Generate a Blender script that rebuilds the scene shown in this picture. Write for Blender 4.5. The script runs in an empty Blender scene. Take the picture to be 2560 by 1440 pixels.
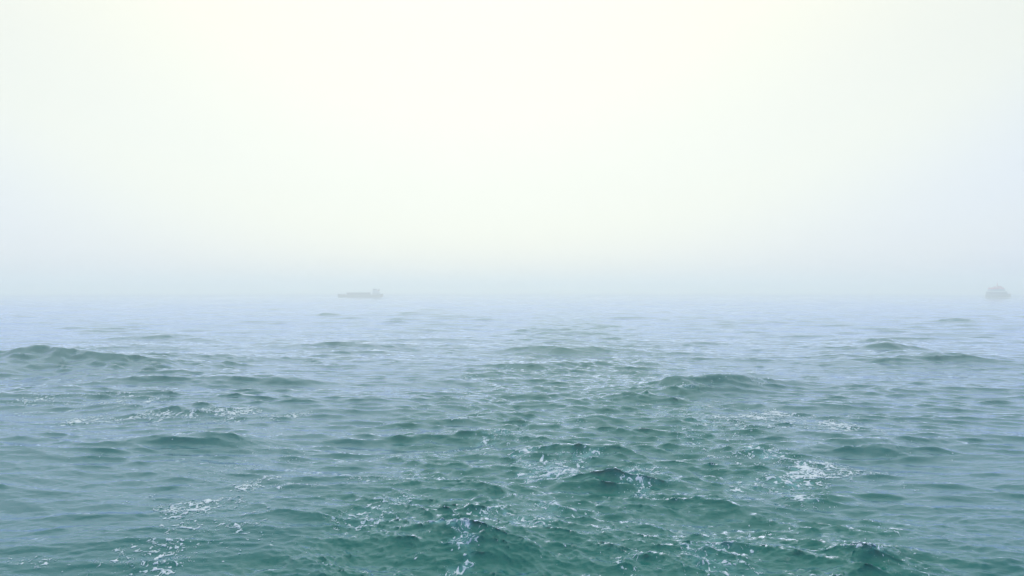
import bpy, bmesh, math
import numpy as np
from mathutils import Vector, Matrix

# ------------------------------------------------------------------ camera, sky, sun, exposure
S = bpy.context.scene
COL = S.collection
CAM_H = 5.0
cam_d = bpy.data.cameras.new('camera')
cam_d.sensor_width = 36.0
cam_d.lens = 28.25
cam_d.clip_start = 0.1
cam_d.clip_end = 20000.0
cam = bpy.data.objects.new('camera', cam_d)
COL.objects.link(cam)
cam.location = (0.0, 0.0, CAM_H)
cam.rotation_euler = (math.radians(90.115), 0.0, 0.0)
S.camera = cam

SUN_EL = math.radians(48.0)
SUN_AZ = math.radians(-3.0)          # measured from +Y towards +X
world = bpy.data.worlds.new('World')
S.world = world
world.use_nodes = True
wn = world.node_tree.nodes
wl = world.node_tree.links
wn.clear()
w_out = wn.new('ShaderNodeOutputWorld')
w_bg = wn.new('ShaderNodeBackground')
w_sky = wn.new('ShaderNodeTexSky')
w_sky.sky_type = 'NISHITA'
w_sky.sun_disc = False
w_sky.sun_elevation = SUN_EL
w_sky.sun_rotation = SUN_AZ
w_sky.altitude = 0.0
w_sky.air_density = 1.0
w_sky.dust_density = 2.0
w_sky.ozone_density = 1.0
w_hs = wn.new('ShaderNodeHueSaturation')
w_hs.inputs['Saturation'].default_value = 0.6
# the fog bank overhead: a veil that is cream towards the hidden sun and pale blue away from it, all round the sky
w_tc = wn.new('ShaderNodeTexCoord')
w_dot = wn.new('ShaderNodeVectorMath')
w_dot.operation = 'DOT_PRODUCT'
w_dot.inputs[1].default_value = (math.sin(SUN_AZ) * math.cos(SUN_EL), math.cos(SUN_AZ) * math.cos(SUN_EL), math.sin(SUN_EL))
w_acos = wn.new('ShaderNodeMath')
w_acos.operation = 'ARCCOSINE'
w_div = wn.new('ShaderNodeMath')
w_div.operation = 'DIVIDE'
w_div.inputs[1].default_value = math.pi
w_ramp = wn.new('ShaderNodeValToRGB')
w_ramp.color_ramp.interpolation = 'EASE'
VEIL = [(0.0, (10.0, 9.7, 7.3)), (0.16, (9.2, 9.05, 6.9)), (0.24, (7.9, 8.2, 7.1)), (0.29, (6.6, 7.25, 8.0)), (0.345, (4.3, 5.6, 9.6)), (0.55, (4.4, 5.5, 9.9)), (1.0, (4.4, 5.5, 9.9))]
els = w_ramp.color_ramp.elements
els[0].position, els[0].color = VEIL[0][0], (*[c / 10 for c in VEIL[0][1]], 1)
els[1].position, els[1].color = VEIL[-1][0], (*[c / 10 for c in VEIL[-1][1]], 1)
for pos, c in VEIL[1:-1]:
    e = els.new(pos)
    e.color = (*[k / 10 for k in c], 1)
w_sc = wn.new('ShaderNodeVectorMath')
w_sc.operation = 'SCALE'
w_sc.inputs['Scale'].default_value = 10.0
w_mix = wn.new('ShaderNodeMix')
w_mix.data_type = 'RGBA'
w_mix.inputs['Factor'].default_value = 0.7
wl.new(w_tc.outputs['Generated'], w_dot.inputs[0])
wl.new(w_dot.outputs['Value'], w_acos.inputs[0])
wl.new(w_acos.outputs['Value'], w_div.inputs[0])
wl.new(w_div.outputs['Value'], w_ramp.inputs['Fac'])
wl.new(w_ramp.outputs['Color'], w_sc.inputs[0])
wl.new(w_sky.outputs['Color'], w_hs.inputs['Color'])
wl.new(w_hs.outputs['Color'], w_mix.inputs['A'])
wl.new(w_sc.outputs['Vector'], w_mix.inputs['B'])
wl.new(w_mix.outputs['Result'], w_bg.inputs['Color'])
w_bg.inputs['Strength'].default_value = 0.1
wl.new(w_bg.outputs['Background'], w_out.inputs['Surface'])

sun_d = bpy.data.lights.new('sun', 'SUN')
sun_d.energy = 1.5
sun_d.angle = math.radians(125.0)
sun_d.color = (1.0, 0.96, 0.9)
sun = bpy.data.objects.new('sun', sun_d)
COL.objects.link(sun)
to_sun = Vector((math.sin(SUN_AZ) * math.cos(SUN_EL), math.cos(SUN_AZ) * math.cos(SUN_EL), math.sin(SUN_EL)))
sun.rotation_euler = (-to_sun).to_track_quat('-Z', 'Y').to_euler()
sun.location = to_sun * 200.0

S.view_settings.view_transform = 'Standard'
S.view_settings.look = 'None'
S.view_settings.gamma = 1.0
S.view_settings.use_curve_mapping = False
S.view_settings.exposure = 0.27
S.render.engine = 'CYCLES'
S.cycles.use_denoising = True
S.cycles.denoiser = 'OPENIMAGEDENOISE'
S.cycles.max_bounces = 8
S.cycles.volume_bounces = 6
S.cycles.sample_clamp_indirect = 4.0

# ------------------------------------------------------------------ material helpers
def material(name):
    m = bpy.data.materials.new(name)
    m.use_nodes = True
    nt = m.node_tree
    nt.nodes.clear()
    out = nt.nodes.new('ShaderNodeOutputMaterial')
    return m, nt, out

def node(nt, kind, **kw):
    n = nt.nodes.new(kind)
    for k, v in kw.items():
        if k in n.inputs:
            n.inputs[k].default_value = v
        else:
            setattr(n, k, v)
    return n

# water: teal body colour under a gloss, the reflections' blue put into its colour
def water_material():
    m, nt, out = material('sea_water')
    L = nt.links
    body = node(nt, 'ShaderNodeBsdfDiffuse')
    gloss = node(nt, 'ShaderNodeBsdfGlossy', Roughness=0.05)
    gloss.inputs['Color'].default_value = (0.63, 0.72, 0.98, 1)
    fres = node(nt, 'ShaderNodeFresnel', IOR=1.22)
    mixs = node(nt, 'ShaderNodeMixShader')
    att = node(nt, 'ShaderNodeAttribute', attribute_name='aeration')
    ramp = node(nt, 'ShaderNodeValToRGB')
    e = ramp.color_ramp.elements
    e[0].position, e[0].color = 0.0, (0.004, 0.122, 0.106, 1)
    e[1].position, e[1].color = 1.0, (0.12, 0.34, 0.34, 1)
    k = e.new(0.5)
    k.color = (0.005, 0.130, 0.096, 1)
    L.new(att.outputs['Fac'], ramp.inputs['Fac'])
    L.new(ramp.outputs['Color'], body.inputs['Color'])
    geo = node(nt, 'ShaderNodeNewGeometry')
    mp = node(nt, 'ShaderNodeMapping')
    mp.inputs['Scale'].default_value = (0.55, 1.0, 1.0)
    L.new(geo.outputs['Position'], mp.inputs['Vector'])
    n1 = node(nt, 'ShaderNodeTexNoise', Scale=9.0, Detail=4.0, Roughness=0.6)
    L.new(mp.outputs['Vector'], n1.inputs['Vector'])
    n2 = node(nt, 'ShaderNodeTexNoise', Scale=1.7, Detail=5.0, Roughness=0.55)
    L.new(mp.outputs['Vector'], n2.inputs['Vector'])
    churn = node(nt, 'ShaderNodeMath', operation='MULTIPLY_ADD')
    churn.inputs[1].default_value = 0.5
    churn.inputs[2].default_value = 0.14
    L.new(att.outputs['Fac'], churn.inputs[0])
    b2 = node(nt, 'ShaderNodeBump', Distance=0.20)
    L.new(churn.outputs['Value'], b2.inputs['Strength'])
    L.new(n2.outputs['Fac'], b2.inputs['Height'])
    b1 = node(nt, 'ShaderNodeBump', Strength=0.3, Distance=0.035)
    L.new(n1.outputs['Fac'], b1.inputs['Height'])
    L.new(b2.outputs['Normal'], b1.inputs['Normal'])
    for q in (body, gloss, fres):
        L.new(b1.outputs['Normal'], q.inputs['Normal'])
    L.new(fres.outputs['Fac'], mixs.inputs['Fac'])
    L.new(body.outputs['BSDF'], mixs.inputs[1])
    L.new(gloss.outputs['BSDF'], mixs.inputs[2])
    L.new(mixs.outputs['Shader'], out.inputs['Surface'])
    return m

def foam_material():
    m, nt, out = material('sea_foam')
    L = nt.links
    p = node(nt, 'ShaderNodeBsdfPrincipled')
    p.inputs['Roughness'].default_value = 0.75
    n = node(nt, 'ShaderNodeTexNoise', Scale=28.0, Detail=3.0)
    geo = node(nt, 'ShaderNodeNewGeometry')
    L.new(geo.outputs['Position'], n.inputs['Vector'])
    r = node(nt, 'ShaderNodeValToRGB')
    r.color_ramp.elements[0].position = 0.3
    r.color_ramp.elements[0].color = (0.36, 0.52, 0.54, 1)
    r.color_ramp.elements[1].position = 0.62
    r.color_ramp.elements[1].color = (0.62, 0.67, 0.72, 1)
    L.new(n.outputs['Fac'], r.inputs['Fac'])
    th = node(nt, 'ShaderNodeAttribute', attribute_name='thinness')
    mx = node(nt, 'ShaderNodeMix', data_type='RGBA')
    mx.inputs['B'].default_value = (0.20, 0.40, 0.42, 1)
    L.new(th.outputs['Fac'], mx.inputs['Factor'])
    L.new(r.outputs['Color'], mx.inputs['A'])
    L.new(mx.outputs['Result'], p.inputs['Base Color'])
    L.new(p.outputs['BSDF'], out.inputs['Surface'])
    return m

def paint_material(name, colour, wear, rough=0.5, scale=0.6):
    m, nt, out = material(name)
    L = nt.links
    p = node(nt, 'ShaderNodeBsdfPrincipled')
    p.inputs['Roughness'].default_value = rough
    tc = node(nt, 'ShaderNodeTexCoord')
    n = node(nt, 'ShaderNodeTexNoise', Scale=scale, Detail=6.0, Roughness=0.65)
    L.new(tc.outputs['Object'], n.inputs['Vector'])
    r = node(nt, 'ShaderNodeValToRGB')
    r.color_ramp.elements[0].position = 0.32
    r.color_ramp.elements[0].color = (*wear, 1)
    r.color_ramp.elements[1].position = 0.58
    r.color_ramp.elements[1].color = (*colour, 1)
    L.new(n.outputs['Fac'], r.inputs['Fac'])
    L.new(r.outputs['Color'], p.inputs['Base Color'])
    L.new(p.outputs['BSDF'], out.inputs['Surface'])
    return m

# ------------------------------------------------------------------ wave fields (periodic spectra)
def spectrum_tile(L, N, lam_min, lam_max, power, heading, spread, seed, choppy=0.0):
    """Random sea of the given wavelength band: height and horizontal drift, unit rms height."""
    rng = np.random.default_rng(seed)
    f = np.fft.fftfreq(N, d=L / N) * 2 * np.pi
    kx, ky = np.meshgrid(f, f, indexing='xy')
    k = np.hypot(kx, ky)
    k[0, 0] = 1.0
    lam = 2 * np.pi / k
    t = np.log(lam)
    a, b = np.log(lam_min), np.log(lam_max)
    soft = 0.18 * (b - a)
    band = 1 / (1 + np.exp(-(t - a - soft) / (0.35 * soft))) / (1 + np.exp((t - b + soft) / (0.35 * soft)))
    amp = band * k ** (-power)
    if spread is not None:
        ang = np.arctan2(ky, kx) - heading
        amp = amp * (0.06 + np.abs(np.cos(ang)) ** spread)
    amp[0, 0] = 0
    h = amp * (rng.normal(size=(N, N)) + 1j * rng.normal(size=(N, N)))
    z = np.fft.ifft2(h)
    dx = np.fft.ifft2(1j * kx / k * h)
    dy = np.fft.ifft2(1j * ky / k * h)
    s = z.real.std()
    return L, np.stack([z.real / s, dx.real / s, dy.real / s], -1).astype(np.float32)

def look(tile, x, y, rot=0.0, ox=0.0, oy=0.0, chan=None):
    L, T = tile
    N = T.shape[0]
    c, s = math.cos(rot), math.sin(rot)
    u = ((c * x + s * y) + ox) / L * N
    v = ((-s * x + c * y) + oy) / L * N
    iu = np.floor(u).astype(np.int64)
    iv = np.floor(v).astype(np.int64)
    fu = (u - iu).astype(np.float32)[..., None]
    fv = (v - iv).astype(np.float32)[..., None]
    iu %= N; iv %= N
    iu1 = (iu + 1) % N; iv1 = (iv + 1) % N
    A = T if chan is None else T[..., chan:chan + 1]
    r = (A[iv, iu] * (1 - fu) + A[iv, iu1] * fu) * (1 - fv) + (A[iv1, iu] * (1 - fu) + A[iv1, iu1] * fu) * fv
    if chan is not None:
        return r[..., 0]
    # turn drift back to world axes
    dx = c * r[..., 1] - s * r[..., 2]
    dy = s * r[..., 1] + c * r[..., 2]
    return r[..., 0], dx, dy

def sstep(a, b, x):
    t = np.clip((x - a) / (b - a), 0, 1)
    return t * t * (3 - 2 * t)

# ------------------------------------------------------------------ sea mesh: one sheet, finer near the ferry's stern
r_list = [0.6]
while r_list[-1] < 8.0:
    r_list.append(r_list[-1] + 0.12)
while r_list[-1] < 7000.0:
    r = r_list[-1]
    if r < 600:
        r_list.append(r + min(r * r / 4000.0, 0.0046 * r))
    else:
        r_list.append(r * 1.03)
R = np.array(r_list)
front = np.arange(-41.0, 41.0001, 0.075)
back = np.arange(43.0, 317.5, 2.0)
TH = np.radians(np.concatenate([front, back]))
NR, NT, NF = len(R), len(TH), len(front)
th_step = np.where(np.arange(NT) < NF, math.radians(0.075), math.radians(2.0))
X0 = (R[:, None] * np.sin(TH)[None, :])
Y0 = (R[:, None] * np.cos(TH)[None, :])
dR = np.gradient(R)
SP = np.maximum(dR[:, None], R[:, None] * th_step[None, :])      # local spacing of the sheet
X0 = X0.ravel(); Y0 = Y0.ravel(); SP = SP.ravel()
RR = np.repeat(R, NT)

T_LONG = spectrum_tile(173.0, 512, 7.0, 22.0, 2.0, math.radians(78), 2.0, 11)
T_MID = spectrum_tile(97.0, 1024, 1.6, 7.0, 2.1, math.radians(84), 7.0, 12)
T_CHOP = spectrum_tile(31.0, 1024, 0.45, 1.7, 2.0, math.radians(86), 6.0, 13)
T_RIP = spectrum_tile(9.7, 1024, 0.12, 0.5, 1.2, math.radians(80), 3.0, 14)
T_TMID = spectrum_tile(61.0, 1024, 1.2, 5.0, 2.1, math.radians(62), 1.2, 15)
T_TCHOP = spectrum_tile(23.0, 1024, 0.3, 1.3, 1.9, math.radians(72), 1.6, 16)
T_TRIP = spectrum_tile(7.3, 1024, 0.08, 0.34, 1.2, math.radians(68), 2.0, 17)
T_NZ = spectrum_tile(211.0, 512, 9.0, 70.0, 1.4, 0.0, None, 18)      # slow patches
T_NM = spectrum_tile(41.0, 1024, 0.8, 9.0, 1.5, 0.0, None, 19)
T_NF = spectrum_tile(13.0, 1024, 0.10, 1.6, 1.3, 0.0, None, 20)

def wake_mask(x, y):
    cx = 0.6 + 0.068 * y
    wob = look(T_NM, x, y, 0.4, 3, 9, 0)
    half = 5.8 + 0.9 * wob
    d = np.abs(x - cx)
    m = 1 - sstep(half - 1.8, half + 2.2, d)
    return m * (1 - 0.8 * sstep(90, 260, y))

# single wake waves, one row each: crest middle x, y, half length along the crest, crest heading (deg), height, front width, back width, bend
WAVES = [
    (-29.8, 53.0, 8.5, -8.0, 1.45, 3.0, 3.6, 0.008),
    (-33.5, 48.5, 3.2, -30.0, 0.75, 1.8, 2.4, 0.0),
    (-20.5, 57.0, 7.0, 6.0, 0.45, 1.6, 3.0, 0.0),
    (10.8, 40.8, 3.4, 14.0, 0.85, 1.3, 2.4, 0.02),
    (7.0, 37.5, 2.6, 26.0, 0.42, 1.0, 2.0, 0.0),
    (-15.5, 44.0, 3.0, 3.0, 0.38, 1.0, 2.0, 0.01),
    (-12.6, 43.5, 1.8, -8.0, 0.40, 0.8, 1.6, 0.0),
    (-37.0, 83.0, 2.6, 10.0, 0.55, 1.2, 2.4, 0.0),
    (31.5, 66.0, 2.4, 4.0, 0.75, 1.2, 2.2, 0.0),
    (34.5, 74.0, 3.4, 6.0, 0.7, 1.6, 2.8, 0.0),
    (32.5, 69.0, 1.4, 0.0, 0.4, 0.9, 1.8, 0.0),
    (29.0, 58.0, 4.2, 5.0, 0.55, 1.5, 3.0, 0.0),
    (29.6, 55.0, 5.8, 12.0, 0.80, 1.9, 3.4, 0.0),
    (4.6, 64.0, 6.0, 4.0, 0.60, 1.5, 3.0, 0.0),
    (3.2, 52.0, 5.0, 12.0, 0.45, 1.4, 2.6, 0.01),
    (-13.5, 70.0, 7.0, 8.0, 0.55, 1.8, 3.4, 0.0),
    (-36.0, 155.0, 3.5, 0.0, 0.7, 1.6, 3.0, 0.0),
    (69.0, 125.0, 3.0, 0.0, 0.8, 1.6, 3.0, 0.0),
    (6.6, 91.0, 3.2, 2.0, 0.55, 1.3, 2.6, 0.0),
    (4.0, 97.0, 2.6, 0.0, 0.5, 1.3, 2.6, 0.0),
    (11.3, 25.5, 3.4, 18.0, 0.38, 1.0, 2.2, 0.0),
    (8.4, 14.6, 3.6, 12.0, 0.34, 1.2, 2.2, 0.0),
    (-0.85, 16.0, 1.3, 4.0, 0.42, 0.75, 1.2, -0.05),
    (3.0, 20.6, 0.9, 20.0, 0.30, 0.5, 0.9, 0.0),
    (1.6, 24.5, 2.4, -6.0, 0.34, 0.8, 1.5, 0.0),
    (-0.8, 27.5, 2.2, 3.0, 0.34, 0.8, 1.5, 0.0),
    (-9.6, 26.5, 1.8, 10.0, 0.30, 0.8, 1.5, 0.0),
    (-27.0, 37.0, 6.0, -3.0, 0.34, 1.0, 2.2, 0.0),
    (-13.0, 33.0, 2.4, 2.0, 0.34, 0.8, 1.6, 0.0),
    (12.8, 34.0, 2.6, -8.0, 0.28, 0.9, 1.8, 0.0),
]

def sea_surface(x, y, sp, r):
    """Displaced position of the still-water point (x, y)."""
    w = wake_mask(x, y)
    patch = 1 + 0.2 * look(T_NZ, x, y, 0.9, 5, 40, 0)
    patch = np.clip(patch, 0.65, 1.4)
    Z = np.zeros_like(x); DX = np.zeros_like(x); DY = np.zeros_like(x)
    n1 = look(T_NM, x, y, 0.2, 1, 2, 0)
    n2 = look(T_NM, x, y, 1.3, 8, 5, 0)
    n3 = look(T_NF, x, y, 0.6, 3, 1, 0) * sstep(0.6, 2.0, 0.5 / sp)
    crest = np.zeros_like(x)
    rough = np.zeros_like(x)
    for (cx, cy, half, ang, H, wf, wb, bend) in WAVES:
        if H < 0.6:
            half, H = half * 1.25, H * 0.85
        sel = np.nonzero((np.abs(x - cx) < half * 2.6 + 4 * wb) & (np.abs(y - cy) < half * 2.6 + 4 * wb))[0]
        if len(sel) == 0:
            continue
        c, s = math.cos(math.radians(ang)), math.sin(math.radians(ang))
        px = x[sel] - cx; py = y[sel] - cy
        u = c * px + s * py + 0.07 * half * n2[sel]
        v = -s * px + c * py + 0.10 * wf * n1[sel] + 0.035 * n3[sel] - bend * u * u
        env = np.exp(-(u / half) ** 2) * (1 + 0.06 * np.clip(n2[sel], -1.5, 1.5))
        wv = np.where(v < 0, wf, wb)
        q = np.sqrt((v / wv) ** 2 + 0.004)
        prof = np.exp(-1.25 * (q - 0.063)) * (1 + 0.3 * q) / 1.02
        trough = -0.16 * np.exp(-((v + 2.4 * wf) / (1.3 * wf)) ** 2)
        Z[sel] += 0.80 * H * env * (prof + trough)
        rough[sel] = np.maximum(rough[sel], env * prof)
        crest[sel] = np.maximum(crest[sel], env * np.exp(-((v + 0.12 * wf) / (0.28 * wf)) ** 2))
    def add(tile, amp, chop, lam_min, rot, ox=0, oy=0, peak=0.0):
        nonlocal Z, DX, DY
        fade = sstep(0.9, 2.2, lam_min / sp)
        h, a, b = look(tile, x, y, rot, ox, oy)
        if peak:
            h = 0.8 * h + peak * np.maximum(h - 0.9, 0)          # few, sharper crests
        g = amp * fade
        Z = Z + h * g; DX = DX + a * g * chop; DY = DY + b * g * chop
    calm = (1 - 0.75 * w) * (1 + 0.6 * rough)
    add(T_LONG, 0.055 * (1 - 0.4 * w), 2.2, 7.0, 0.0)
    add(T_LONG, 0.035, 2.2, 7.0, 0.7, 31, 77)
    add(T_MID, 0.022 * patch * (1 - 0.6 * w), 2.2, 1.6, 0.08, peak=1.2)
    add(T_MID, 0.013 * patch * (1 - 0.4 * w), 2.2, 1.6, -0.55, 17, 29, peak=1.2)
    add(T_CHOP, 0.0145 * patch * calm, 1.5, 0.7, 0.05, peak=1.0)
    add(T_CHOP, 0.009 * patch * calm, 1.5, 0.7, -0.5, 7, 3, peak=1.0)
    add(T_RIP, 0.0070 * patch * calm, 1.0, 0.22, 0.1)
    add(T_TMID, 0.046 * w, 1.8, 1.2, 0.3)
    add(T_TCHOP, 0.023 * w * (1 + 0.5 * rough), 1.3, 0.45, 0.0)
    add(T_TRIP, 0.0100 * w * (1 + 0.5 * rough), 1.0, 0.16, 0.0)
    far = 1 - sstep(1500, 4000, r)
    Z = Z * far
    return x + DX * far, y + DY * far, Z, w, crest

X, Y, Z, WK, CREST = sea_surface(X0, Y0, SP, RR)

def grid_faces(nr, nt, t0=0, t1=None, wrap=True, r0=0, r1=None):
    r1 = nr if r1 is None else r1
    i = np.arange(r0, r1 - 1)[:, None]
    if wrap:
        j = np.arange(nt)[None, :]
        j2 = (j + 1) % nt
    else:
        j = np.arange(t0, t1 - 1)[None, :]
        j2 = j + 1
    a = i * nt + j; b = i * nt + j2; c = (i + 1) * nt + j2; d = (i + 1) * nt + j
    return np.stack([a, b, c, d], -1).reshape(-1, 4)

def mesh_from_arrays(name, verts, faces, n_side, smooth=True):
    me = bpy.data.meshes.new(name)
    me.vertices.add(len(verts))
    me.vertices.foreach_set('co', np.ascontiguousarray(verts, dtype=np.float32).ravel())
    flat = np.ascontiguousarray(faces, dtype=np.int32).ravel()
    nf = len(flat) // n_side
    me.loops.add(len(flat))
    me.loops.foreach_set('vertex_index', flat)
    me.polygons.add(nf)
    me.polygons.foreach_set('loop_start', np.arange(0, len(flat), n_side, dtype=np.int32))
    me.polygons.foreach_set('loop_total', np.full(nf, n_side, dtype=np.int32))
    me.polygons.foreach_set('use_smooth', np.full(nf, smooth, dtype=bool))
    me.update(calc_edges=True)
    return me

QUADS = grid_faces(NR, NT)
P = np.stack([X, Y, Z], -1)
sea_me = mesh_from_arrays('sea', P, QUADS, 4)
sea = bpy.data.objects.new('sea', sea_me)
COL.objects.link(sea)
sea['kind'] = 'structure'
sea_me.materials.append(water_material())
WATER_MIN = float(Z.min())

# ------------------------------------------------------------------ foam lying on the water (its own thin, uneven crust)
# patch middle x, y, half width, half depth, cover
FOAM_PATCHES = [
    (-22.26, 36.66, 1.28, 1.34, 0.5), (-20.62, 36.66, 1.09, 1.21, 0.7), (-18.01, 36.93, 1.1, 1.22, 1.0), (-18.2, 34.17, 1.53, 0.93, 0.6), (-13.65, 31.89, 2.54, 0.91, 0.95),
    (-15.71, 32.2, 1.92, 1.03, 0.35), (-12.26, 32.4, 0.65, 1.05, 0.6), (-10.56, 31.2, 1.71, 1.36, 0.35), (-12.22, 28.54, 1.7, 1.14, 0.3), (-11.89, 24.38, 1.09, 1.07, 0.35),
    (-7.84, 18.53, 0.55, 0.75, 0.9), (-7.13, 17.26, 0.39, 1.04, 0.9), (-6.19, 17.26, 0.52, 0.74, 0.55), (-5.48, 16.69, 0.5, 0.61, 0.7), (-6.27, 20.01, 0.5, 0.56, 0.8),
    (-7.79, 21.74, 0.97, 1.18, 0.35), (-6.64, 16.69, 0.75, 0.55, 0.5), (-6.65, 15.17, 0.53, 0.69, 0.6), (-6.1, 14.41, 0.36, 0.31, 0.8), (-6.99, 14.62, 0.66, 0.64, 0.5),
    (-7.47, 22.73, 0.68, 1.29, 0.35), (-8.73, 14.62, 0.66, 0.34, 0.5), (-8.18, 14.95, 0.45, 0.31, 0.3), (-5.75, 15.41, 0.77, 0.95, 0.35), (-7.44, 14.52, 0.43, 0.31, 0.4),
    (-6.72, 24.99, 0.75, 1.88, 0.3), (-7.71, 24.99, 1.0, 2.51, 0.3), (-1.04, 16.02, 0.4, 0.41, 0.95), (-0.87, 15.17, 0.25, 0.69, 0.72), (-0.78, 14.31, 0.2, 0.45, 0.66),
    (-1.66, 15.17, 0.53, 0.69, 0.3), (-0.35, 17.56, 0.39, 0.43, 0.65), (-0.6, 17.32, 0.52, 0.24, 0.6), (0.43, 17.11, 0.34, 0.88, 0.6), (0.64, 18.47, 0.32, 0.48, 0.7),
    (1.26, 18.03, 0.63, 0.39, 0.6), (0.0, 16.41, 0.25, 0.67, 0.45), (1.12, 22.47, 0.78, 1.31, 0.8), (2.01, 23.8, 0.47, 0.56, 0.7), (0.41, 20.75, 0.26, 0.69, 0.8),
    (-1.1, 27.6, 0.69, 0.76, 0.7), (-0.53, 26.43, 0.92, 2.1, 0.4), (0.24, 24.38, 0.61, 0.59, 0.7), (-1.79, 25.62, 0.38, 0.79, 0.5), (1.59, 26.64, 0.8, 1.06, 0.35),
    (3.63, 38.34, 1.15, 1.47, 0.35), (-0.54, 36.26, 0.72, 1.05, 0.4), (1.53, 30.72, 0.92, 0.94, 0.45), (2.68, 31.69, 0.63, 1.0, 0.4), (4.78, 36.93, 1.1, 1.91, 0.35),
    (3.06, 20.5, 0.31, 0.59, 0.8), (3.37, 19.62, 0.24, 0.84, 0.7), (3.81, 21.28, 0.42, 0.72, 0.6), (4.1, 19.62, 0.59, 0.96, 0.3), (1.35, 18.03, 0.54, 0.65, 0.5),
    (2.33, 16.69, 1.0, 0.83, 0.3), (1.64, 14.95, 0.74, 0.67, 0.25), (2.57, 15.17, 0.45, 0.57, 0.4), (3.77, 14.84, 0.52, 0.77, 0.55), (3.37, 14.11, 0.42, 0.5, 0.4),
    (4.24, 14.95, 0.3, 0.67, 0.4), (2.64, 14.31, 0.36, 0.41, 0.4), (6.51, 32.72, 0.98, 2.36, 0.5), (5.94, 27.75, 0.35, 3.91, 0.5), (5.34, 24.38, 0.36, 2.39, 0.4),
    (9.78, 31.69, 0.87, 1.4, 1.25), (7.57, 29.81, 0.45, 1.42, 0.7), (7.95, 28.54, 1.14, 0.81, 0.7), (12.19, 31.39, 1.41, 0.79, 0.6), (11.82, 28.95, 1.3, 0.83, 0.95),
    (10.88, 29.54, 0.74, 0.87, 0.55), (13.98, 31.2, 0.93, 1.95, 0.35), (15.84, 31.2, 0.93, 2.44, 0.3), (6.75, 23.8, 0.59, 0.68, 0.65), (7.74, 24.68, 0.49, 0.49, 1.0),
    (7.61, 23.52, 0.7, 0.44, 1.05), (7.79, 21.74, 0.38, 1.04, 1.45), (7.39, 21.84, 0.43, 0.38, 1.15), (8.18, 21.06, 0.52, 0.35, 1.3), (8.79, 21.28, 0.21, 0.63, 1.05),
    (8.85, 22.22, 0.77, 0.69, 0.85), (9.5, 22.99, 0.57, 0.53, 0.6), (7.47, 20.84, 0.62, 0.52, 0.7), (5.94, 20.21, 0.4, 0.57, 0.6), (5.97, 21.06, 0.63, 0.88, 0.35),
    (6.67, 20.01, 0.9, 0.8, 0.3), (9.96, 21.74, 0.65, 1.42, 0.3), (11.82, 24.99, 1.0, 1.88, 0.3), (7.4, 16.15, 0.96, 1.31, 0.25), (8.03, 14.41, 0.72, 0.52, 0.35),
    (4.98, 16.69, 0.5, 0.42, 0.4), (3.99, 18.2, 0.45, 0.99, 0.35), (5.07, 18.53, 0.37, 0.68, 0.4), (12.56, 44.25, 0.66, 1.95, 0.8), (11.21, 43.3, 0.86, 2.62, 0.5),
    (9.51, 40.67, 1.01, 2.31, 0.4), (7.78, 39.09, 0.78, 1.83, 0.3), (6.11, 38.34, 1.15, 2.05, 0.25), (-35.63, 60.15, 1.2, 3.61, 0.45),
]
def foam_density(x, y, w, zt):
    dens = np.zeros_like(x)
    jig = look(T_NM, x, y, 0.7, 4, 4, 0) + 0.6 * look(T_NF, x, y, 0.3, 2, 4, 0)
    jig2 = look(T_NM, x, y, 2.1, 9, 1, 0) + 0.6 * look(T_NF, x, y, 1.4, 6, 6, 0)
    for (cx, cy, rx, ry, s) in FOAM_PATCHES:
        sel = np.nonzero((np.abs(x - cx) < 3 * rx) & (np.abs(y - cy) < 3 * ry))[0]
        q = ((x[sel] - cx) / rx * 0.8 + 0.5 * jig[sel]) ** 2 + ((y[sel] - cy) / ry + 0.5 * jig2[sel]) ** 2
        dens[sel] = np.maximum(dens[sel], s * np.exp(-0.8 * q))
    near = 1 - sstep(45, 110, y)
    cx = 0.6 + 0.068 * y
    edge = np.exp(-((np.abs(x - cx) - 5.6) / 2.0) ** 2)
    cov = 0.5 + 0.5 * look(T_NM, x, y, 1.1, 12, 7, 0)
    amb = near * np.clip(0.24 * edge + 0.14 * w, 0, 1) * np.clip(cov + 0.2, 0, 1.6)
    amb = amb + 0.16 * near * np.clip(zt - 1.3, 0, 2) * w
    dens = np.maximum(dens, amb)
    return dens

def foam_field(x, y, dens):
    # lace: bands along the zero lines of a warped noise
    wx = x + 0.10 * look(T_NF, x, y, 0.0, 2, 3, 0)
    wy = y + 0.16 * look(T_NF, x, y, 1.0, 6, 2, 0)
    n1 = look(T_NF, wx * 0.62, wy * 1.1, 0.2, 0, 0, 0)
    n2 = look(T_NF, wx * 0.30, wy * 0.5, 0.3, 5, 5, 0)
    n3 = look(T_NF, x * 1.9, y * 1.9, 0.9, 1, 8, 0)
    lace = np.minimum(np.abs(n1) * 0.9, np.abs(n2) * 1.3)
    f_lace = dens * (1.0 + 0.28 * n3) - 0.27 - 1.7 * lace
    f_solid = dens - 1.08 - 0.30 * np.abs(n1) * 1.6 - 0.25 * n3
    fleck = look(T_FLECK, x, y, 0.2, 0, 0, 0)
    f_fleck = 0.5 * (fleck - 3.15 + 1.35 * np.clip(dens, 0, 0.75))
    f_fleck = np.where(dens > 0.05, f_fleck, -1)
    return np.maximum(np.maximum(f_lace, f_solid), f_fleck)

T_FLECK = spectrum_tile(11.3, 1024, 0.07, 0.26, 0.6, 0.0, None, 21)

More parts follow.
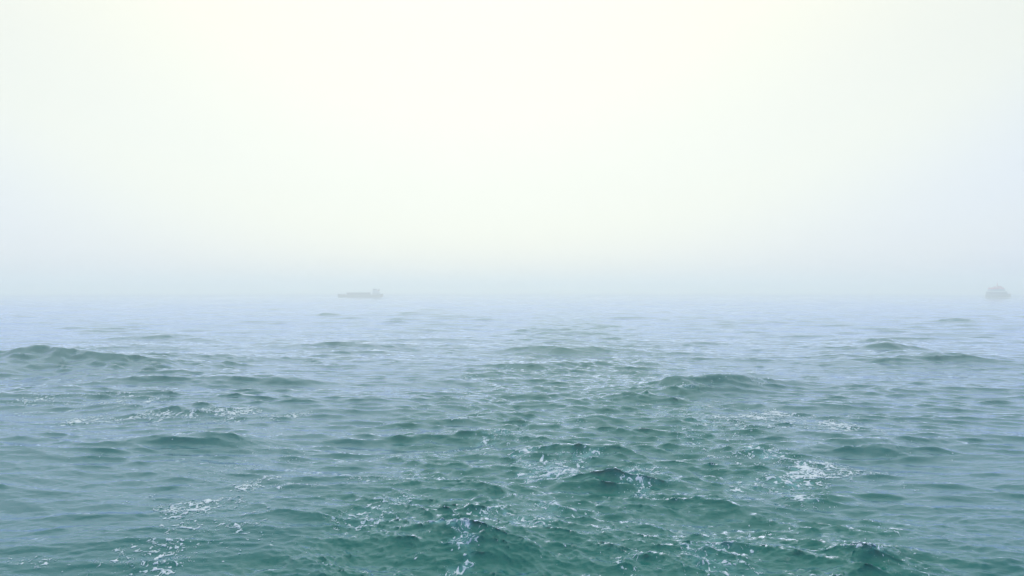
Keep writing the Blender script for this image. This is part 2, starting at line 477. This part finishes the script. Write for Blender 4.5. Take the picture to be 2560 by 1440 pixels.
i_far = int(np.searchsorted(R, 130.0)); i_near = int(np.searchsorted(R, 8.0))
FDENS = np.zeros(NR * NT)
_blk = (np.arange(i_near, i_far)[:, None] * NT + np.arange(NF)[None, :]).ravel()
_zt = look(T_TMID, X0[_blk], Y0[_blk], 0.3, 0, 0, 0) * 0.7 + look(T_TCHOP, X0[_blk], Y0[_blk], 0.0, 0, 0, 0) * 0.7
FDENS[_blk] = foam_density(X0[_blk], Y0[_blk], WK[_blk], _zt)

def build_foam():
    q = grid_faces(NR, NT, 0, NF, False, i_near, i_far)
    q = q[FDENS[q].max(1) > 0.14]
    NU, NV = 2, 3                                    # each sea cell: 2 steps across, 3 in depth
    fu = np.linspace(0, 1, NU + 1); fv = np.linspace(0, 1, NV + 1)
    def lerp(A):
        a, b, c, d = (A[q[:, i]] for i in range(4))   # a near-left, b near-right, c far-right, d far-left
        out = []
        for v in fv:
            for u in fu:
                out.append((a * (1 - u) + b * u) * (1 - v) + (d * (1 - u) + c * u) * v)
        return np.stack(out, 1)
    x = lerp(X0); y = lerp(Y0)
    f = foam_field(x.ravel(), y.ravel(), lerp(FDENS).ravel()).reshape(x.shape)
    keep = f.max(1) > 0
    q = q[keep]; f = f[keep].ravel()
    PX = np.stack([lerp(X), lerp(Y), lerp(Z)], -1).reshape(-1, 3)
    lift0 = (0.005 + 0.02 * lerp(SP)).ravel()
    n = (NU + 1) * (NV + 1)
    cells = []
    for v in range(NV):
        for u in range(NU):
            i = v * (NU + 1) + u
            cells += [(i, i + 1, i + NU + 2), (i, i + NU + 2, i + NU + 1)]
    tri = (np.arange(len(q))[:, None, None] * n + np.array(cells)[None]).reshape(-1, 3)
    inside = f[tri] > 0
    cnt = inside.sum(1)
    verts, vals, faces, base = [], [], [], 0
    def emit(*corner):
        nonlocal base
        m = len(corner[0][0])
        verts.append(np.stack([c[0] for c in corner], 1).reshape(-1, 3))
        vals.append(np.stack([c[1] for c in corner], 1).reshape(-1))
        faces.append(np.arange(m * 3).reshape(m, 3) + base)
        base += m * 3
    def at_v(i):
        p = PX[i].copy()
        p[:, 2] += lift0[i] + 0.03 * np.clip(f[i], 0, 0.5)
        return p, f[i]
    def cut(i, j):
        t = (f[i] / (f[i] - f[j]))[:, None]
        p = PX[i] * (1 - t) + PX[j] * t
        p[:, 2] += 0.6 * lift0[i]
        return p, np.zeros(len(i))
    t3 = tri[cnt == 3]
    emit(at_v(t3[:, 0]), at_v(t3[:, 1]), at_v(t3[:, 2]))
    def turn(t, first):
        return [np.take_along_axis(t, ((first + k) % 3)[:, None], 1)[:, 0] for k in range(3)]
    i, j, k = turn(tri[cnt == 1], inside[cnt == 1].argmax(1))
    emit(at_v(i), cut(i, j), cut(i, k))
    i, j, k = turn(tri[cnt == 2], (~inside[cnt == 2]).argmax(1))
    emit(cut(j, i), at_v(j), at_v(k))
    emit(cut(j, i), at_v(k), cut(k, i))
    V = np.concatenate(verts); W = np.concatenate(vals); F = np.concatenate(faces)
    key = np.round(V * 2000).astype(np.int64)
    key = (key[:, 0] * 1000003 + key[:, 1]) * 1000003 + key[:, 2]
    _, idx, inv = np.unique(key, return_index=True, return_inverse=True)
    F = inv.reshape(-1)[F]
    ok = (F[:, 0] != F[:, 1]) & (F[:, 1] != F[:, 2]) & (F[:, 0] != F[:, 2])
    me = mesh_from_arrays('wake_foam', V[idx], F[ok], 3)
    t = me.attributes.new('thinness', 'FLOAT', 'POINT')
    t.data.foreach_set('value', (0.8 * (1 - sstep(0.0, 0.16, W[idx]))).astype(np.float32))
    me.materials.append(foam_material())
    o = bpy.data.objects.new('wake_foam', me)
    COL.objects.link(o)
    o['kind'] = 'stuff'
    o['label'] = 'white lace and flecks of foam drifting on the churned green wake'
    o['category'] = 'foam'
    print('foam triangles', len(F))
build_foam()
at = sea_me.attributes.new('aeration', 'FLOAT', 'POINT')
at.data.foreach_set('value', np.clip(0.5 * WK + 0.5 * sstep(0.25, 1.1, FDENS), 0, 1).astype(np.float32))

# ------------------------------------------------------------------ ships
PAINT = {
    'hull_dark': paint_material('hull_dark_paint', (0.025, 0.050, 0.16), (0.04, 0.05, 0.11)),
    'shade_grey': paint_material('painted_shade_grey', (0.09, 0.11, 0.17), (0.07, 0.08, 0.12)),  # shade on the ferry's saloon put into the paint colour
    'hull_blue': paint_material('hull_blue_paint', (0.03, 0.045, 0.085), (0.09, 0.08, 0.08)),
    'white': paint_material('white_ship_paint', (0.72, 0.73, 0.74), (0.50, 0.46, 0.42)),
    'grey': paint_material('grey_deck_paint', (0.22, 0.23, 0.25), (0.15, 0.12, 0.10)),
    'pale_grey': paint_material('pale_grey_ship_paint', (0.46, 0.50, 0.60), (0.34, 0.36, 0.42)),
    'hatch_blue': paint_material('hatch_dark_blue_paint', (0.06, 0.075, 0.14), (0.05, 0.06, 0.10)),  # dark blue hatch covers, slightly darker in random patches
    'red': paint_material('red_ship_paint', (0.60, 0.02, 0.05), (0.42, 0.03, 0.05)),
    'glass': paint_material('dark_window_glass', (0.02, 0.03, 0.04), (0.03, 0.04, 0.05), 0.1),
    'orange': paint_material('orange_buoyancy', (0.75, 0.16, 0.03), (0.6, 0.15, 0.05)),
}

def link(name, bm, mat, parent=None, smooth=False):
    me = bpy.data.meshes.new(name)
    bmesh.ops.recalc_face_normals(bm, faces=bm.faces)
    bm.to_mesh(me); bm.free()
    me.materials.append(PAINT[mat])
    for p in me.polygons:
        p.use_smooth = smooth
    o = bpy.data.objects.new(name, me)
    COL.objects.link(o)
    o.parent = parent
    return o

def again(src, parent, offset):
    o = src.copy()
    COL.objects.link(o)
    o.parent = parent
    o.location = Vector(src.location) + Vector(offset)
    return o

def box(bm, x0, x1, y0, y1, z0, z1, bevel=0.0, rake_f=0.0, rake_b=0.0, tuck=0.0):
    v = bmesh.ops.create_cube(bm, size=1.0)['verts']
    for q in v:
        up = q.co.z > 0
        fx = q.co.x > 0
        x = x1 if fx else x0
        if up:
            x += -rake_f if fx else rake_b
        y = y1 if q.co.y > 0 else y0
        if up:
            y += -tuck if q.co.y > 0 else tuck
        q.co = Vector((x, y, z1 if up else z0))
    if bevel > 0:
        es = list({e for q in v for e in q.link_edges})
        bmesh.ops.bevel(bm, geom=es, offset=bevel, segments=2, affect='EDGES', profile=0.7)

def tube(bm, a, b, r0, r1=None, seg=10):
    a = Vector(a); b = Vector(b)
    r1 = r0 if r1 is None else r1
    d = b - a
    m = Matrix.Translation((a + b) / 2) @ d.to_track_quat('Z', 'Y').to_matrix().to_4x4()
    bmesh.ops.create_cone(bm, cap_ends=True, segments=seg, radius1=r0, radius2=r1, depth=d.length, matrix=m)

def loft_hull(bm, sections, n=7):
    """sections: (x, half beam at deck, half beam at bilge, keel z, deck z) from stern to bow."""
    rings = []
    for (x, bd, bb, zk, zd) in sections:
        pts = []
        for i in range(n + 1):
            t = i / n
            y = bb * min(1, t / 0.25) if t < 0.25 else bb + (bd - bb) * (t - 0.25) / 0.75
            z = zk + (zd - zk) * (0.12 * t / 0.25 if t < 0.25 else 0.12 + 0.88 * (t - 0.25) / 0.75)
            pts.append((x + 0.0, y, z))
        ring = [bm.verts.new(p) for p in pts] + [bm.verts.new((x, -p[1], p[2])) for p in pts[::-1]]
        rings.append(ring)
    for A, B in zip(rings, rings[1:]):
        m = len(A)
        for i in range(m):
            j = (i + 1) % m
            bm.faces.new((A[i], A[j], B[j], B[i]))
    bm.faces.new(rings[0])
    bm.faces.new(rings[-1][::-1])
    bmesh.ops.remove_doubles(bm, verts=bm.verts, dist=0.002)

def empty(name, loc, rz, label, cat, scale):
    o = bpy.data.objects.new(name, None)
    COL.objects.link(o)
    o.location = loc
    o.rotation_euler = (0, 0, rz)
    o.scale = (scale, scale, scale)
    o['label'] = label
    o['category'] = cat
    return o

def build_barge():
    root = empty('cargo_ship', (-101.5, 540.0, 0.0), math.radians(189),
                 'low dark cargo ship with pale deckhouse at its stern, faint in the fog', 'ship', 0.69)
    bm = bmesh.new()
    loft_hull(bm, [(-21.5, 3.2, 2.2, -0.6, 3.4), (-20.6, 4.2, 3.0, -1.4, 3.2), (-17, 4.6, 4.2, -2.0, 2.6), (-12, 4.7, 4.6, -2.0, 2.3),
                   (8, 4.7, 4.6, -2.0, 2.2), (14, 4.4, 3.8, -2.0, 2.3), (18, 3.3, 2.2, -1.9, 2.55), (20.5, 1.8, 0.8, -1.6, 2.9), (22.2, 0.25, 0.1, 0.4, 3.25)])
    hull = link('hull', bm, 'hull_dark', root)
    bm = bmesh.new()
    for s in (-1, 1):
        box(bm, -19, 15, s * 4.76 - 0.1, s * 4.76 + 0.1, 1.35, 1.6)
    link('rubbing_strake', bm, 'grey', hull)
    bm = bmesh.new()
    box(bm, 19.2, 19.5, -2.75, -2.45, 1.2, 2.1); box(bm, 18.9, 19.8, -2.8, -2.5, 1.05, 1.3)
    link('anchor', bm, 'grey', hull)
    bm = bmesh.new()
    box(bm, -9.2, 13.6, -3.7, 3.7, 2.1, 3.7, 0.1, tuck=0.1)
    hold = link('hatch_coaming', bm, 'hull_dark', root)
    bm = bmesh.new()
    box(bm, -9.3, -5.6, -3.85, 3.85, 3.705, 4.45, 0.12, 0.15, 0.15)
    cover = link('hatch_cover', bm, 'hatch_blue', hold)
    for i in range(1, 6):
        c = again(cover, hold, (3.86 * i, 0, 0))
        c.scale = (1, 1, 1)
    bm = bmesh.new()
    box(bm, -18.4, -11.0, -3.6, 3.6, 2.45, 4.6, 0.08)
    house = link('deckhouse', bm, 'pale_grey', root)
    bm = bmesh.new()
    box(bm, -17.6, -11.2, -3.1, 3.1, 4.604, 6.3, 0.08)
    link('upper_deckhouse', bm, 'pale_grey', root)
    bm = bmesh.new()
    box(bm, -15.6, -11.4, -2.9, 2.9, 6.304, 7.8, 0.08, -0.25)
    wheel = link('wheelhouse', bm, 'pale_grey', root)
    bm = bmesh.new()
    box(bm, -16.0, -10.8, -3.2, 3.2, 7.804, 7.98, 0.04)
    link('roof', bm, 'grey', wheel)
    bm = bmesh.new()
    box(bm, -15.0, -14.2, 2.86, 2.95, 6.8, 7.5, 0.03)
    w = link('window', bm, 'glass', wheel)
    for i in range(1, 3):
        again(w, wheel, (1.15 * i, 0, 0))
    for i in range(3):
        again(w, wheel, (1.15 * i, -5.81, 0))
    bm = bmesh.new()
    box(bm, -17.6, -17.0, 3.56, 3.65, 3.4, 4.0, 0.05)
    w = link('porthole', bm, 'glass', house)
    for i in range(1, 4):
        again(w, house, (1.5 * i, 0, 0))
    for i in range(4):
        again(w, house, (1.5 * i, -7.21, 0))
    bm = bmesh.new()
    box(bm, -11.9, -11.2, 3.57, 3.66, 2.7, 4.4, 0.03)
    link('door', bm, 'grey', house)
    bm = bmesh.new()
    box(bm, -18.2, -16.4, -0.9, 0.9, 6.304, 7.5, 0.15, 0.2, 0.1)
    fun = link('funnel', bm, 'hull_blue', root)
    bm = bmesh.new()
    tube(bm, (-17.4, 0, 7.4), (-17.5, 0, 8.1), 0.2)
    link('exhaust_pipe', bm, 'grey', fun)
    bm = bmesh.new()
    tube(bm, (-12.6, 0, 7.9), (-12.6, 0, 12.4), 0.16, 0.07)
    tube(bm, (-12.6, -1.3, 10.6), (-12.6, 1.3, 10.6), 0.05); tube(bm, (-12.6, -0.9, 11.5), (-12.6, 0.9, 11.5), 0.04)
    mast = link('mast', bm, 'pale_grey', root)
    bm = bmesh.new()
    box(bm, -12.55, -12.25, -1.0, 1.0, 9.55, 9.75, 0.03)
    link('radar_bar', bm, 'white', mast)
    bm = bmesh.new()
    tube(bm, (18.6, 0, 2.6), (18.6, 0, 6.6), 0.12, 0.05); tube(bm, (18.6, -0.6, 5.6), (18.6, 0.6, 5.6), 0.04)
    link('foremast', bm, 'grey', root)
    for s in (-1, 1):
        bm = bmesh.new()
        for x in np.arange(-9, 17.1, 2.0):
            tube(bm, (x, s * 4.45, 2.2), (x, s * 4.45, 3.2), 0.03, seg=6)
        tube(bm, (-9, s * 4.45, 3.2), (17, s * 4.45, 3.2), 0.03, seg=6)
        tube(bm, (-9, s * 4.45, 2.7), (17, s * 4.45, 2.7), 0.025, seg=6)
        link('guard_rail', bm, 'grey', root)
    bm = bmesh.new()
    box(bm, 15.6, 17.0, -0.9, 0.9, 2.3, 3.1, 0.15); tube(bm, (16.3, -1.2, 2.9), (16.3, 1.2, 2.9), 0.3)
    link('anchor_winch', bm, 'grey', root)
    bm = bmesh.new()
    tube(bm, (-16.6, 2.2, 6.65), (-15.9, 2.2, 6.65), 0.34)
    link('life_raft', bm, 'orange', root)

def build_ferry():
    root = empty('passenger_ferry', (303.0, 500.0, 0.0), math.radians(8),
                 'small passenger ferry with red top deck and white superstructure trailing spray', 'ferry', 0.64)
    bm = bmesh.new()
    loft_hull(bm, [(-12.2, 3.4, 2.6, -0.5, 2.9), (-8, 3.9, 3.2, -1.2, 2.8), (0, 4.0, 3.4, -1.4, 2.8), (5, 3.7, 2.7, -1.4, 3.0), (9, 2.5, 1.4, -1.2, 3.3), (11.6, 1.0, 0.4, -0.6, 3.7), (12.8, 0.15, 0.1, 0.8, 3.95)])
    hull = link('hull', bm, 'hull_blue', root)
    bm = bmesh.new()
    for s in (-1, 1):
        box(bm, -12, 4.5, s * 4.02 - 0.1, s * 4.02 + 0.1, 2.2, 2.5)
    link('fender_strip', bm, 'hull_dark', hull)
    bm = bmesh.new()
    box(bm, -11.0, 6.6, -3.6, 3.6, 2.75, 5.5, 0.1, 0.5, 0.0)
    saloon = link('saloon', bm, 'shade_grey', root)
    bm = bmesh.new()
    box(bm, -10.2, -8.6, 3.56, 3.66, 3.7, 4.8, 0.08)
    w = link('window', bm, 'glass', saloon)
    for i in range(1, 7):
        again(w, saloon, (2.2 * i, 0, 0))
    for i in range(7):
        again(w, saloon, (2.2 * i, -7.22, 0))
    bm = bmesh.new()
    box(bm, -11.06, -10.96, -2.3, -1.1, 3.0, 5.0, 0.03)
    again(link('stern_door', bm, 'glass', saloon), saloon, (0, 3.4, 0))
    bm = bmesh.new()
    box(bm, -11.6, 6.3, -3.85, 3.85, 5.504, 6.5, 0.06)
    up = link('upper_deck_bulwark', bm, 'white', root)
    bm = bmesh.new()
    box(bm, -9.4, 4.2, -3.1, 3.1, 6.504, 8.3, 0.08, 0.3, 0.0)
    cab = link('upper_saloon', bm, 'pale_grey', root)
    bm = bmesh.new()
    box(bm, -9.0, -7.6, 3.06, 3.16, 6.9, 7.9, 0.06)
    w = link('window', bm, 'glass', cab)
    for i in range(1, 7):
        again(w, cab, (1.85 * i, 0, 0))
    for i in range(7):
        again(w, cab, (1.85 * i, -6.22, 0))
    bm = bmesh.new()
    box(bm, -9.9, 3.8, -3.4, 3.4, 8.304, 9.9, 0.25, 0.9, 1.2, 0.4)
    link('red_top_deck', bm, 'red', root)
    bm = bmesh.new()
    box(bm, -0.8, 2.0, -1.7, 1.7, 9.904, 11.3, 0.1, 0.3, 0.1)
    wh = link('wheelhouse', bm, 'red', root)
    bm = bmesh.new()
    box(bm, 1.75, 1.98, -1.4, -0.6, 10.3, 10.85, 0.03)
    w = link('window', bm, 'glass', wh)
    again(w, wh, (0, 1.0, 0)); again(w, wh, (0, 2.0, 0))
    bm = bmesh.new()
    box(bm, -5.4, -3.6, -0.9, 0.9, 9.904, 11.0, 0.15, 0.2, 0.2, 0.15)
    link('funnel', bm, 'red', root)
    bm = bmesh.new()
    tube(bm, (-1.6, 0, 9.9), (-1.8, 0, 14.6), 0.5, 0.22)
    tube(bm, (-1.7, -1.4, 12.6), (-1.7, 1.4, 12.6), 0.08)
    mast = link('mast', bm, 'red', root)
    bm = bmesh.new()
    box(bm, -1.4, -1.1, -1.0, 1.0, 12.0, 12.25, 0.04)
    link('radar_bar', bm, 'white', mast)
    for (a, b) in (((-11.8, -3.3), (-11.8, 3.3)), ((7, -3.2), (11.4, -1.0)), ((7, 3.2), (11.4, 1.0))):
        bm = bmesh.new()
        A, B = Vector((*a, 0)), Vector((*b, 0))
        for i in range(6):
            p = A.lerp(B, i / 5)
            tube(bm, (p.x, p.y, 2.9), (p.x, p.y, 4.1), 0.035, seg=6)
        tube(bm, (A.x, A.y, 4.1), (B.x, B.y, 4.1), 0.035, seg=6)
        link('guard_rail', bm, 'white', root)
    return root

build_barge()
build_ferry()

def spray(name, label, spots, seed):
    """Heaped white water beside a hull: one lumpy crust per spot row, joined as one mass."""
    rng = np.random.default_rng(seed)
    bm = bmesh.new()
    for (x, y, rx, ry, h) in spots:
        for i in range(26):
            t, q = rng.uniform(0, 2 * math.pi), rng.uniform(0, 1) ** 0.6
            px, py = x + rx * q * math.cos(t), y + ry * q * math.sin(t)
            s = (0.35 + 0.65 * rng.uniform()) * h * (1.15 - q)
            m = Matrix.Translation((px, py, 0.12 * s)) @ Matrix.Rotation(rng.uniform(0, 3), 4, 'Z') @ Matrix.Diagonal((s * 1.9, s * 1.2, s, 1))
            r = bmesh.ops.create_icosphere(bm, subdivisions=2, radius=1.0, matrix=m)
            for v in r['verts']:
                v.co += Vector(rng.normal(0, 0.09 * s, 3))
    me = bpy.data.meshes.new(name)
    bm.to_mesh(me); bm.free()
    for p in me.polygons:
        p.use_smooth = True
    me.materials.append(bpy.data.materials['sea_foam'])
    o = bpy.data.objects.new(name, me)
    COL.objects.link(o)
    o['kind'] = 'stuff'; o['label'] = label; o['category'] = 'spray'

spray('ferry_spray', 'white churned spray along the waterline of the red-decked ferry',
      [(297, 497, 3, 1.0, 0.3), (301, 495, 4, 1.2, 0.3), (306, 495, 4, 1.2, 0.3), (310, 497, 3, 1.2, 0.4), (295, 499, 3, 1.5, 0.4), (302, 483, 9, 3, 0.4), (306, 472, 9, 3, 0.3)], 5)
spray('cargo_ship_spray', 'thin white wash trailing behind the stern of the dark cargo ship',
      [(-84.5, 539, 2.5, 1.1, 0.35), (-89, 537, 3, 0.9, 0.25), (-116, 538, 1.5, 0.7, 0.3)], 6)

# ------------------------------------------------------------------ fog
HAZE_DENSITY = 0.0031
def build_haze():
    m, nt, out = material('fog')
    v = node(nt, 'ShaderNodeVolumePrincipled')
    v.inputs['Color'].default_value = (0.905, 0.955, 1.0, 1)
    v.inputs['Density'].default_value = HAZE_DENSITY
    v.inputs['Density Attribute'].default_value = ''
    v.inputs['Anisotropy'].default_value = 0.55
    nt.links.new(v.outputs['Volume'], out.inputs['Volume'])
    bm = bmesh.new()
    bmesh.ops.create_cube(bm, size=1.0)
    z0, z1 = WATER_MIN - 1.0, 15.0
    for q in bm.verts:
        q.co = Vector((q.co.x * 14400, q.co.y * 14400, z0 if q.co.z < 0 else z1))
    me = bpy.data.meshes.new('haze')
    bm.to_mesh(me); bm.free()
    me.materials.append(m)
    o = bpy.data.objects.new('haze', me)
    COL.objects.link(o)
    o['kind'] = 'stuff'
    o['label'] = 'pale blue sea fog filling the air over the water'
    return o
build_haze()
